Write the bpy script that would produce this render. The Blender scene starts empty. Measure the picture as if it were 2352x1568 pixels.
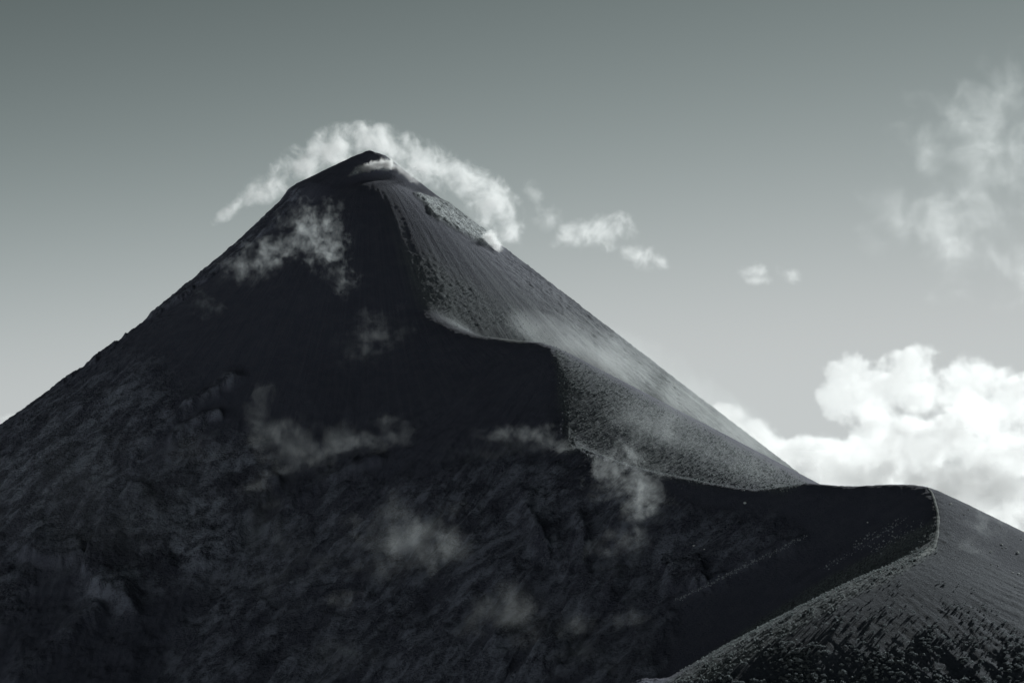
import bpy, bmesh, math, random
import numpy as np
from mathutils import Vector, Matrix

# ------------------------------------------------------------------ camera, sky, sun, exposure
scene = bpy.context.scene
COL = scene.collection
F = 4573.0            # focal length in units of a 2352-wide frame (70 mm on a 36 mm sensor)
CX, CY = 1176.0, 784.0
PITCH = math.atan(201.0 / F)
SP, CP = math.sin(PITCH), math.cos(PITCH)

cam_d = bpy.data.cameras.new('camera')
cam_d.sensor_width = 36.0
cam_d.lens = 70.0
cam_d.clip_start = 1.0
cam_d.clip_end = 200000.0
cam = bpy.data.objects.new('camera', cam_d)
cam.rotation_euler = (math.pi / 2 + PITCH, 0, 0)
COL.objects.link(cam)
scene.camera = cam

SUN_EL = math.radians(22.5)
SUN_AZ = math.radians(55.0)      # from +x towards +y: behind the mountain and to the right
SUN_DIR = Vector((math.cos(SUN_EL) * math.cos(SUN_AZ), math.cos(SUN_EL) * math.sin(SUN_AZ), math.sin(SUN_EL)))

world = bpy.data.worlds.new('World')
scene.world = world
world.use_nodes = True
nt = world.node_tree
nt.nodes.clear()
w_out = nt.nodes.new('ShaderNodeOutputWorld')
w_bg = nt.nodes.new('ShaderNodeBackground')
w_sky = nt.nodes.new('ShaderNodeTexSky')
w_sky.sky_type = 'NISHITA'
w_sky.sun_disc = False
w_sky.sun_elevation = SUN_EL
w_sky.sun_rotation = math.pi / 2 - SUN_AZ
w_sky.altitude = 3600
w_sky.air_density = 1.0
w_sky.dust_density = 0.3
w_sky.ozone_density = 1.0
# the photograph is a toned black-and-white print: the whole sky goes through the print's one tone curve
w_bw = nt.nodes.new('ShaderNodeRGBToBW')
nt.links.new(w_sky.outputs[0], w_bw.inputs[0])
def w_math(op, a, b=0.0):
    n = nt.nodes.new('ShaderNodeMath'); n.operation = op
    for sock, v in ((n.inputs[0], a), (n.inputs[1], b)):
        if isinstance(v, (int, float)): sock.default_value = v
        else: nt.links.new(v, sock)
    return n.outputs[0]
w_t = w_math('POWER', w_math('MULTIPLY', w_bw.outputs[0], 0.05 / 0.30), 2.2)
w_t = w_math('MULTIPLY', w_math('SUBTRACT', 1.0, w_math('EXPONENT', w_math('MULTIPLY', w_t, -1.0))), 5.9)
w_red = nt.nodes.new('ShaderNodeMapRange')
for k_, v_ in zip(('From Min', 'From Max', 'To Min', 'To Max'), (1.5, 5.5, 0.82, 0.95)): w_red.inputs[k_].default_value = v_
nt.links.new(w_t, w_red.inputs['Value'])
w_rgb = nt.nodes.new('ShaderNodeCombineColor')
nt.links.new(w_math('MULTIPLY', w_t, w_red.outputs[0]), w_rgb.inputs[0])
nt.links.new(w_t, w_rgb.inputs[1]); nt.links.new(w_t, w_rgb.inputs[2])
nt.links.new(w_rgb.outputs[0], w_bg.inputs[0])
w_bg.inputs[1].default_value = 0.10
nt.links.new(w_bg.outputs[0], w_out.inputs[0])

sun_d = bpy.data.lights.new('sun', 'SUN')
sun_d.energy = 4.5
sun_d.angle = math.radians(0.5)
sun_d.color = (0.96, 1.0, 0.985)
sun = bpy.data.objects.new('sun', sun_d)
sun.rotation_euler = (-SUN_DIR).to_track_quat('-Z', 'Y').to_euler()
sun.location = SUN_DIR * 5000
COL.objects.link(sun)

vs = scene.view_settings
vs.view_transform = 'Standard'
vs.look = 'None'
vs.exposure = 0.0
vs.gamma = 1.0
vs.use_curve_mapping = False
scene.render.engine = 'CYCLES'
cy = scene.cycles
cy.use_denoising = True
cy.use_adaptive_sampling = True
cy.adaptive_threshold = 0.01
cy.max_bounces = 8
cy.diffuse_bounces = 2
cy.volume_bounces = 2
cy.transparent_max_bounces = 64
cy.volume_step_rate = 1.0
cy.volume_max_steps = 256

# ------------------------------------------------------------------ helpers
def at(px, py, y):
    """World point seen at (px, py) of the 2352 x 1568 frame at depth y."""
    u = (px - CX) / F
    v = (CY - py) / F
    d = (u, CP - v * SP, SP + v * CP)
    k = y / d[1]
    return np.array((d[0] * k, y, d[2] * k))

def project(x, y, z):
    fwd = y * CP + z * SP
    up = -y * SP + z * CP
    fwd = np.maximum(fwd, 1.0)
    return CX + F * x / fwd, CY - F * up / fwd

RNG = np.random.RandomState(7)
PERM = RNG.permutation(256)
PERM = np.concatenate([PERM, PERM]).astype(np.int32)
GA = RNG.rand(256) * 2 * np.pi
GX, GY = np.cos(GA).astype(np.float32), np.sin(GA).astype(np.float32)

def perlin(x, y, seed=0):
    x = (x + seed * 17.31).astype(np.float32)
    y = (y + seed * 9.77).astype(np.float32)
    xf = np.floor(x); yf = np.floor(y)
    xi = xf.astype(np.int32) & 255
    yi = yf.astype(np.int32) & 255
    fx = x - xf; fy = y - yf
    u = fx * fx * fx * (fx * (fx * 6 - 15) + 10)
    v = fy * fy * fy * (fy * (fy * 6 - 15) + 10)
    def g(ix, iy, dx, dy):
        h = PERM[PERM[ix] + iy]
        return GX[h] * dx + GY[h] * dy
    a = g(xi, yi, fx, fy)
    xj = (xi + 1) & 255; yj = (yi + 1) & 255
    b = g(xj, yi, fx - 1, fy)
    c = g(xi, yj, fx, fy - 1)
    d = g(xj, yj, fx - 1, fy - 1)
    return ((a + (b - a) * u) * (1 - v) + (c + (d - c) * u) * v) * 1.5

def fbm(x, y, octv=4, seed=0, gain=0.5, ridged=False):
    s = 0; amp = 1.0; f = 1.0; tot = 0
    for i in range(octv):
        n = perlin(x * f, y * f, seed + i * 3)
        if ridged:
            n = 1.0 - 2.0 * np.abs(n)
        s = s + amp * n
        tot += amp
        amp *= gain
        f *= 2.03
    return s / tot

def sstep(a, b, x):
    t = np.clip((x - a) / (b - a), 0, 1)
    return t * t * (3 - 2 * t)

def poly_mask(u, v, pts, soft):
    """1 inside the outline, 0 outside, with a soft edge."""
    pts = np.array(pts, float)
    n = len(pts)
    box = (u > pts[:, 0].min() - soft) & (u < pts[:, 0].max() + soft) & (v > pts[:, 1].min() - soft) & (v < pts[:, 1].max() + soft)
    res = np.zeros(u.shape, np.float32)
    u = u[box]; v = v[box]
    d2 = np.full(u.shape, 1e12, np.float32)
    inside = np.zeros(u.shape, bool)
    for i in range(n):
        ax, ay = pts[i]; bx, by = pts[(i + 1) % n]
        ex, ey = bx - ax, by - ay
        t = np.clip(((u - ax) * ex + (v - ay) * ey) / (ex * ex + ey * ey + 1e-9), 0, 1)
        d2 = np.minimum(d2, (u - ax - t * ex) ** 2 + (v - ay - t * ey) ** 2)
        cond = ((ay > v) != (by > v))
        inside ^= cond & (u < ex * (v - ay) / (ey if abs(ey) > 1e-9 else 1e-9) + ax)
    d = np.sqrt(d2) * np.where(inside, 1, -1)
    res[box] = sstep(-soft, soft, d)
    return res

def masked(mask, fn, *arrs):
    """fn over the arrays where the mask is not 0, times the mask."""
    res = np.zeros(mask.shape, np.float32)
    sel = mask > 1e-3
    if sel.any():
        res[sel] = fn(*[a[sel] for a in arrs]) * mask[sel]
    return res

def line_dist(u, v, pts):
    """Signed distance to a polyline (positive on its right going along it, in the frame) and how far along it, 0 to 1."""
    pts = np.array(pts, float)
    best = np.full(u.shape, 1e12, np.float32); sgn = np.zeros(u.shape, np.float32); tt = np.zeros(u.shape, np.float32)
    n = len(pts) - 1
    for i in range(n):
        ax, ay = pts[i]; bx, by = pts[i + 1]
        ex, ey = bx - ax, by - ay
        t = np.clip(((u - ax) * ex + (v - ay) * ey) / (ex * ex + ey * ey + 1e-9), 0, 1)
        d = (u - ax - t * ex) ** 2 + (v - ay - t * ey) ** 2
        m = d < best
        best = np.where(m, d, best)
        sgn = np.where(m, np.sign(ex * (v - ay) - ey * (u - ax)), sgn)
        tt = np.where(m, (i + t) / n, tt)
    return np.sqrt(best) * sgn, tt

# ------------------------------------------------------------------ terrain: one ridge line from the summit towards the viewer
#  frame x, frame y, depth, slope to the right, slope to the left
SPINE = [
    (868, 415, 2540, .86, .80), (885, 500, 2462, .86, .80), (925, 600, 2384, .84, .78), (960, 690, 2305, .82, .76),
    (1010, 733, 2245, .80, .74), (1090, 766, 2180, .74, .74), (1180, 778, 2120, .62, .72), (1255, 791, 2060, .525, .72),
    (1283, 860, 1995, .53, .72), (1298, 950, 1925, .53, .72), (1315, 1022, 1862, .53, .72), (1400, 1052, 1802, .53, .72),
    (1500, 1078, 1752, .52, .72), (1600, 1098, 1706, .52, .74), (1720, 1117, 1660, .52, .74), (1800, 1111, 1628, .52, .74),
    (1850, 1103, 1604, .52, .74), (1950, 1110, 1572, .52, .74), (2040, 1106, 1545, .515, .74), (2122, 1110, 1512, .51, .74),
    (2146, 1150, 1470, .51, .74), (2152, 1200, 1428, .51, .72), (2135, 1258, 1382, .46, .70), (2060, 1302, 1342, .41, .66),
    (1940, 1362, 1300, .41, .66), (1820, 1427, 1265, .41, .66), (1690, 1500, 1232, .41, .66), (1570, 1567, 1204, .41, .66),
    (1400, 1660, 1165, .41, .66), (1150, 1800, 1110, .41, .66),
]
nodes = []
for px, py, y, sr, sl in SPINE:
    p = at(px, py, y)
    nodes.append((p[0], p[1], p[2], sr, sl, np.interp(y, [1350, 1400, 1500, 2020, 2100, 2300, 2400, 2520], [20, 3, 3, 5, 8, 24, 45, 60])))
nodes = np.array(nodes)
# Catmull-Rom through the nodes
samples = []
for i in range(len(nodes) - 1):
    p0 = nodes[max(i - 1, 0)]; p1 = nodes[i]; p2 = nodes[i + 1]; p3 = nodes[min(i + 2, len(nodes) - 1)]
    L = np.linalg.norm(p2[:2] - p1[:2])
    k = max(2, int(L / 7))
    for j in range(k):
        t = j / k
        samples.append(0.5 * ((2 * p1) + (-p0 + p2) * t + (2 * p0 - 5 * p1 + 4 * p2 - p3) * t * t + (-p0 + 3 * p1 - 3 * p2 + p3) * t ** 3))
SP_S = np.array(samples)
ARC = np.concatenate([[0], np.cumsum(np.linalg.norm(np.diff(SP_S[:, :2], axis=0), axis=1))])

PEAK = at(845, 346, 2600)
M_PX = 2600 / F
PROF_L = np.array([(0, 0), (25, 11), (90, 42), (165, 82), (180, 98), (205, 134), (300, 230), (435, 348), (620, 500), (845, 670), (1100, 855), (2200, 1610)], float) * M_PX
PROF_R = np.array([(0, 0), (12, 2), (42, 13), (58, 26), (105, 62), (180, 122), (315, 231), (465, 346), (1005, 764), (2200, 1640)], float) * M_PX
PROF_F = np.array([(0, 0), (20, 8), (60, 50), (120, 98), (300, 238), (620, 470), (1100, 800), (2200, 1450)], float) * M_PX
PHI0 = math.radians(20)

def base_height(x, y):
    sh = x.shape
    x = x.ravel(); y = y.ravel()
    out = np.empty(x.size, np.float32); ar = np.empty(x.size, np.int32); fu = np.empty(x.size, np.float32); fd = np.empty(x.size, np.float32)
    K = 3.0
    CH = 60000
    cphi, sphi = math.cos(PHI0), math.sin(PHI0)
    S = SP_S.astype(np.float32)
    for a in range(0, x.size, CH):
        xs = x[a:a + CH].astype(np.float32); ys = y[a:a + CH].astype(np.float32)
        # cone of the volcano
        dx = xs - PEAK[0]; dy = ys - PEAK[1]
        r = np.sqrt(dx * dx + dy * dy) + 1e-6
        c = dx / r
        s_ = dy / r
        wr = sstep(-0.15, 0.95, c); wl = sstep(-0.15, 0.95, -c); wf = np.clip(1 - wr - wl, 0, 1)
        drop = wr * np.interp(r, PROF_R[:, 0], PROF_R[:, 1]) + wl * np.interp(r, PROF_L[:, 0], PROF_L[:, 1]) + wf * np.interp(r, PROF_F[:, 0], PROF_F[:, 1])
        cone = (PEAK[2] - drop).astype(np.float32)
        best = np.full(xs.size, -1e9, np.float32); acc = np.zeros(xs.size, np.float32)
        arg = np.zeros(xs.size, np.int64)
        zs = []
        m = cone.copy()
        for i in range(len(S)):
            ex = xs - S[i, 0]; ey = ys - S[i, 1]
            d = np.sqrt(ex * ex + ey * ey) + 1e-3
            w = (ex * cphi + ey * sphi) / d
            w = 0.5 + 0.5 * np.clip(w * 1.35, -1, 1)
            sl = S[i, 4] + (S[i, 3] - S[i, 4]) * w
            # a crest a little rounded, then the angle of repose
            h = S[i, 2] - sl * (np.sqrt(d * d + S[i, 5] ** 2) - S[i, 5])
            up = h > best
            arg = np.where(up, i, arg)
            # running log-sum-exp
            nb = np.maximum(best, h)
            acc = acc * np.exp((best - nb) / K) + np.exp((h - nb) / K)
            best = nb
        rid = best + K * np.log(acc) - K * math.log(4.0)
        nb = np.maximum(rid, cone)
        out[a:a + CH] = nb + 5.0 * np.log(np.exp((rid - nb) / 5.0) + np.exp((cone - nb) / 5.0)) - 0.0
        ii = arg
        ang_r = np.arctan2(ys - S[ii, 1], xs - S[ii, 0])
        d_r = np.hypot(xs - S[ii, 0], ys - S[ii, 1])
        isr = (rid > cone) & (S[ii, 1] < 2100)      # the upper rib counts as part of the cone
        ang_c = np.arctan2(dy, dx)
        fu[a:a + CH] = np.where(isr, ARC[ii] + 90 * ang_r + 3000, 260 * ang_c)
        fd[a:a + CH] = np.where(isr, d_r, r)
        ar[a:a + CH] = np.where(isr, ii, -1)
    return out.reshape(sh), fu.reshape(sh), fd.reshape(sh), ar.reshape(sh)

# grid that fans out from the viewer's side: fine inside the view, coarse outside
uc = np.concatenate([np.linspace(-0.52, -0.275, 70)[:-1], np.linspace(-0.275, 0.275, 960), np.linspace(0.275, 0.50, 60)[1:]])
yr = np.concatenate([np.linspace(820, 1080, 50)[:-1], np.linspace(1080, 2640, 920), np.linspace(2640, 3500, 70)[1:]])
UU, YY = np.meshgrid(uc.astype(np.float32), yr.astype(np.float32))
XX = UU * YY
ZB, FU, FD, AR = base_height(XX, YY)
PU, PV = project(XX, YY, ZB)
NR, NC = XX.shape


# what covers the ground, and the relief that goes with it
def line_ridge(pts, h, w_up, w_dn, seed=0):
    """A low rampart along a line: gentle on its upper side, abrupt on the lower."""
    p = np.array(pts); g = 4 * max(w_up, w_dn)
    box = (PU > p[:, 0].min() - g) & (PU < p[:, 0].max() + g) & (PV > p[:, 1].min() - g) & (PV < p[:, 1].max() + g)
    u = PU[box]; v = PV[box]
    d, t = line_dist(u, v, pts)
    d = d + 5 * fbm(u / 25, v / 25, 2, seed)
    f = np.where(d > 0, np.exp(-(d / w_up) ** 2), np.exp(-(d / w_dn) ** 2))
    res = np.zeros(PU.shape, np.float32)
    res[box] = h * f * sstep(0, .12, t) * (1 - sstep(.88, 1, t))
    return res

wob = 34 * fbm(PU / 80, PV / 80, 5, 21, .6)
wob2 = 34 * fbm(PU / 80, PV / 80, 5, 33, .6)
WU, WV = PU + wob, PV + wob2

cone_part = AR < 0
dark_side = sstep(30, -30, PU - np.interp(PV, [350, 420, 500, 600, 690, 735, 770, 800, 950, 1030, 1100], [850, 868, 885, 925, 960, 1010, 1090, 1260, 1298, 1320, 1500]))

# rough lava levee along the left flank
LEV = [(705, 428), (672, 468), (640, 512), (560, 580), (480, 640), (415, 690), (330, 745), (240, 818), (180, 862), (90, 922), (0, 990), (-200, 1130)]
dl, tl = line_dist(WU * .3 + PU * .7, WV * .3 + PV * .7, LEV)
levee = sstep(-3, 4, dl) * (PV < 1200) * (PU < 705) * sstep(420, 450, PV)
rock_left = poly_mask(WU, WV, [(-300, 1010), (0, 1000), (110, 915), (230, 868), (320, 850), (420, 905), (430, 960), (330, 1050), (290, 1150), (215, 1290), (100, 1310), (0, 1270), (-300, 1300)], 75)
rock_mid = poly_mask(WU, WV, [(188, 1335), (235, 1230), (300, 1130), (400, 1060), (520, 1010), (600, 1030), (640, 1080), (610, 1200), (540, 1290), (470, 1330), (340, 1370), (300, 1410), (260, 1405), (205, 1365)], 55)
rock_low = poly_mask(WU, WV, [(560, 1200), (760, 1100), (900, 1130), (1150, 1060), (1330, 1060), (1480, 1130), (1600, 1180), (1760, 1200), (1830, 1235), (1640, 1330), (1555, 1385), (1520, 1470), (1500, 1700), (300, 1700), (420, 1450)], 40)
scarp_1 = poly_mask(WU, WV, [(1525, 1290), (1565, 1270), (1625, 1290), (1630, 1355), (1570, 1368), (1520, 1350)], 14)
scarp_2 = poly_mask(WU, WV, [(1205, 1150), (1250, 1125), (1300, 1140), (1270, 1200), (1290, 1300), (1250, 1310), (1215, 1230)], 16)
scarp_3 = poly_mask(WU, WV, [(1318, 1150), (1345, 1160), (1345, 1240), (1360, 1290), (1335, 1320), (1310, 1230)], 16)
scarp_4 = poly_mask(WU, WV, [(1130, 1440), (1270, 1420), (1300, 1560), (1180, 1600), (1100, 1560)], 30)
scarp_5 = poly_mask(WU, WV, [(0, 1300), (70, 1330), (40, 1420), (0, 1440), (-100, 1400)], 40)
hollow = poly_mask(WU, WV, [(400, 1020), (430, 1000), (470, 978), (478, 992), (440, 1015), (405, 1035)], 5)
outcrop = poly_mask(PU + wob * .35, PV + wob2 * .35, [(958, 446), (1000, 455), (1050, 478), (1098, 498), (1128, 545), (1152, 576), (1130, 572), (1085, 555), (1035, 525), (990, 492)], 6)
scree_lit = poly_mask(WU, WV, [(915, 560), (985, 590), (1080, 650), (1180, 720), (1270, 785), (1150, 768), (1060, 745), (985, 700), (945, 650)], 22)
grass_mid = poly_mask(PU + .4 * wob, PV, [(1268, 790), (1330, 830), (1850, 1108), (1800, 1130), (1600, 1110), (1400, 1065), (1300, 1040), (1285, 900)], 14)
crest_strip = poly_mask(PU + .4 * wob, PV + .4 * wob2, [(2150, 1190), (2155, 1270), (2060, 1320), (1900, 1405), (1740, 1498), (1630, 1565), (1580, 1610), (1510, 1590), (1599, 1518), (1736, 1430), (1894, 1328), (2060, 1240)], 10)
fan = poly_mask(PU, PV, [(2148, 1190), (2135, 1250), (2060, 1296), (1820, 1420), (1570, 1562), (1300, 1750), (2700, 1750), (2700, 1420), (2352, 1330), (2200, 1230)], 18) * (AR >= 0)

rim_pale = poly_mask(PU + wob * .25, PV + wob2 * .25, [(800, 402), (825, 380), (860, 372), (890, 366), (905, 380), (890, 394), (860, 388), (830, 396)], 5)
pale = np.clip(np.maximum(.9 * rim_pale, .95 * outcrop), 0, 1).astype(np.float32)
rock = np.clip(np.maximum.reduce([.75 * levee, rock_left * .9, rock_mid, .55 * rock_low, scarp_1, scarp_2 * .9, scarp_3 * .8, .8 * scarp_4, .8 * scarp_5, outcrop * .45, hollow]), 0, 1).astype(np.float32)
cr1 = line_ridge([(575, 855), (500, 905), (430, 950), (390, 990), (330, 1040), (290, 1090)], 8.0, 20, 7, 2)
cr2 = line_ridge([(520, 965), (470, 970), (420, 1000), (380, 1040)], 6.0, 16, 6, 4)
cr3 = line_ridge([(250, 1400), (190, 1450), (120, 1520), (60, 1568), (0, 1620)], 9.0, 30, 14, 6)
cr4 = line_ridge([(900, 1060), (780, 1110), (680, 1170), (600, 1240)], 8.0, 26, 6, 8)
cr5 = line_ridge([(1860, 1228), (1700, 1310), (1560, 1378), (1480, 1430)], 3.0, 10, 4, 9)
cr6 = line_ridge([(2100, 1190), (1960, 1260), (1880, 1312), (1800, 1360)], 1.2, 10, 5, 10)
cr8 = line_ridge([(330, 1415), (275, 1408), (212, 1372), (190, 1335), (205, 1290), (235, 1230), (290, 1150), (330, 1100)], 15.0, 80, 5, 15)
cr9 = line_ridge([(210, 1290), (140, 1310), (80, 1300), (40, 1270)], 11.0, 60, 5, 16)
cr10 = line_ridge([(660, 1110), (610, 1150), (580, 1210), (520, 1270), (430, 1330)], 10.0, 46, 8, 17)
cr11 = line_ridge([(1330, 1180), (1345, 1250), (1335, 1310), (1290, 1350)], 5.0, 26, 6, 18)
cr12 = line_ridge([(1230, 1140), (1210, 1190), (1240, 1250), (1265, 1310)], 5.0, 26, 6, 19)
cr7 = line_ridge([(380, 850), (280, 900), (180, 960), (90, 1030)], 3.0, 16, 5, 12)
rock = np.clip(np.maximum(rock, (cr1 / 9 + cr2 / 7 + .4 * cr7 / 3 + .8 * cr8 / 15 + .7 * cr9 / 11 + .5 * cr10 / 10 + .5 * cr3 / 9) * .9), 0, 1)
veg = np.clip(np.maximum.reduce([.8 * grass_mid, .45 * scree_lit, crest_strip, .15 * fan]), 0, 1).astype(np.float32)

Z = ZB.astype(np.float32).copy()
lit_flank = ((1 - dark_side) * cone_part).astype(np.float32)  # sun side of the cone, where a paler sunlit tone is painted in
calm = 1 - .6 * grass_mid - .6 * lit_flank - .6 * ((AR >= 0) & (PU > 1450))
ones = np.ones_like(Z)
Z += 1.6 * fbm(XX / 70, YY / 70, 4, 1) * calm
Z += 0.45 * fbm(FU / 9, FD / 160, 3, 11) * sstep(15, 120, FD) * (1 - .5 * veg)
Z += masked(rock, lambda fu, fd, x, y: 4.4 * fbm(fu / 20, fd / 70, 5, 41, .62, True) + 2.0 * fbm(x / 11, y / 11, 4, 45, .65), FU, FD, XX, YY)
Z += masked(levee.astype(np.float32), lambda x, y, v: 3.2 * (.5 + .5 * sstep(430, 520, v)) + 1.6 * fbm(x / 22, y / 22, 4, 51, .6), XX, YY, PV)
low = sstep(1040, 1300, PV)
shade_low = (sstep(800, 1150, PV) * sstep(1560, 1400, PU) * dark_side).astype(np.float32)
Z += masked(shade_low, lambda fu, fd, x, y: 8.5 * fbm(fu / 75, fd / 330, 5, 37, .6, True) + 5.0 * fbm(x / 45, y / 45, 5, 39, .6), FU, FD, XX, YY)
Z += 2.0 * rock_mid * low + 1.5 * rock_left + cr8 + cr9 + cr10 + cr11 + cr12 + cr1 + cr2 + cr3 + cr4 + cr5 + cr6 + cr7 - 5 * hollow
Z += 5 * scarp_1 * sstep(1270, 1330, PV) + 4 * scarp_2 * sstep(1120, 1260, PV) + 3 * scarp_3 * sstep(1140, 1280, PV) + 5 * scarp_4 * sstep(1400, 1540, PV) + 5 * scarp_5
Z += masked(outcrop, lambda x, y: 1.2 + 2.2 * fbm(x / 9, y / 9, 4, 61, .6, True), XX, YY)
Z += masked(rock_low, lambda fu, fd, x, y: 3.0 * fbm(fu / 40, fd / 130, 4, 71, .5, True) + 3.0 * fbm(x / 30, y / 30, 4, 73, .6), FU, FD, XX, YY)
Z += masked(veg, lambda x, y: .6 * fbm(x / 4.0, y / 4.0, 3, 81, .75), XX, YY)
Z += masked(scree_lit, lambda fu, fd: .8 * fbm(fu / 5, fd / 9, 3, 85, .6), FU, FD)
Z += masked((fan * sstep(15, 150, FD)).astype(np.float32), lambda fu, fd, x, y: 3.2 * fbm((fu + 14 * fbm(x / 40, y / 40, 3, 90)) / 26, fd / 220, 4, 91, .55, True) + 1.0 * fbm(x / 9, y / 9, 3, 93), FU, FD, XX, YY)
# jagged skyline of the upper flanks
Z += masked((cone_part * sstep(60, 200, FD) * sstep(.6, .95, np.abs(XX - PEAK[0]) / (FD + 1))).astype(np.float32), lambda x, y: 4.2 * fbm(x / 26, y / 26, 5, 97, .68, True), XX, YY)
Z += masked(sstep(75, 15, np.hypot(XX - PEAK[0], YY - PEAK[1])).astype(np.float32), lambda x, y: 1.6 * fbm(x / 10, y / 10, 4, 98, .6, True) - .8, XX, YY)
Z += .18 * fbm(XX / 4.5, YY / 4.5, 1, 99)
Z += masked(((AR >= 0) * sstep(30, 4, FD)).astype(np.float32), lambda x, y: (.7 + .8 * (y > 2000)) * fbm(x / 9, y / 9, 3, 95, .65), XX, YY)
# the sheet's rim goes down under the cloud deck
Z[0, :] = Z[-1, :] = -760; Z[:, 0] = Z[:, -1] = -760

def height_at(x, y):
    x = np.asarray(x, float); y = np.asarray(y, float)
    cj = np.interp(x / y, uc, np.arange(NC)); ri = np.interp(y, yr, np.arange(NR))
    c0 = np.clip(cj.astype(int), 0, NC - 2); r0 = np.clip(ri.astype(int), 0, NR - 2)
    fc = cj - c0; fr = ri - r0
    return (Z[r0, c0] * (1 - fc) + Z[r0, c0 + 1] * fc) * (1 - fr) + (Z[r0 + 1, c0] * (1 - fc) + Z[r0 + 1, c0 + 1] * fc) * fr

def hit(px, py):
    """Where the line of sight through (px, py) of the frame meets the ground."""
    u = (px - CX) / F; v = (CY - py) / F
    d = (u, CP - v * SP, SP + v * CP)
    ys = np.arange(1000.0, 3300.0, 0.5)
    zr = ys * d[2] / d[1]
    below = height_at(ys * d[0] / d[1], ys) > zr
    if not below.any():
        return None
    y = ys[np.argmax(below)]
    return Vector((y * d[0] / d[1], y, y * d[2] / d[1]))

# ------------------------------------------------------------------ materials of the ground
def new_mat(name):
    m = bpy.data.materials.new(name); m.use_nodes = True
    t = m.node_tree; t.nodes.clear()
    out = t.nodes.new('ShaderNodeOutputMaterial'); b = t.nodes.new('ShaderNodeBsdfPrincipled')
    b.inputs['Roughness'].default_value = 0.95; b.inputs['Specular IOR Level'].default_value = 0.12
    t.links.new(b.outputs[0], out.inputs['Surface'])
    return m, t, b, out

def noise(t, vec, scale, detail=4, rough=.55, dist=0.0):
    n = t.nodes.new('ShaderNodeTexNoise')
    n.inputs['Scale'].default_value = scale; n.inputs['Detail'].default_value = detail
    n.inputs['Roughness'].default_value = rough; n.inputs['Distortion'].default_value = dist
    if vec is not None: t.links.new(vec, n.inputs['Vector'])
    return n.outputs['Fac']

def mrange(t, val, a, b, c, d):
    n = t.nodes.new('ShaderNodeMapRange')
    for k, x in zip(('From Min', 'From Max', 'To Min', 'To Max'), (a, b, c, d)): n.inputs[k].default_value = x
    t.links.new(val, n.inputs['Value'])
    return n.outputs[0]

def mixc(t, fac, a, b):
    n = t.nodes.new('ShaderNodeMix'); n.data_type = 'RGBA'
    for sock, v in ((n.inputs[0], fac), (n.inputs[6], a), (n.inputs[7], b)):
        if isinstance(v, (tuple, float, int)): sock.default_value = (*v, 1) if isinstance(v, tuple) else v
        else: t.links.new(v, sock)
    return n.outputs[2]

def math_n(t, op, a, b):
    n = t.nodes.new('ShaderNodeMath'); n.operation = op
    for sock, v in ((n.inputs[0], a), (n.inputs[1], b)):
        if isinstance(v, (float, int)): sock.default_value = v
        else: t.links.new(v, sock)
    return n.outputs[0]

ASH = (0.085, 0.090, 0.125)
ASH_2 = (0.130, 0.136, 0.174)
ROCK = (0.40, 0.435, 0.54)
ROCK_2 = (0.085, 0.09, 0.122)
DRYGRASS = (0.27, 0.305, 0.31)
SHRUBBY = (0.07, 0.078, 0.09)

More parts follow.
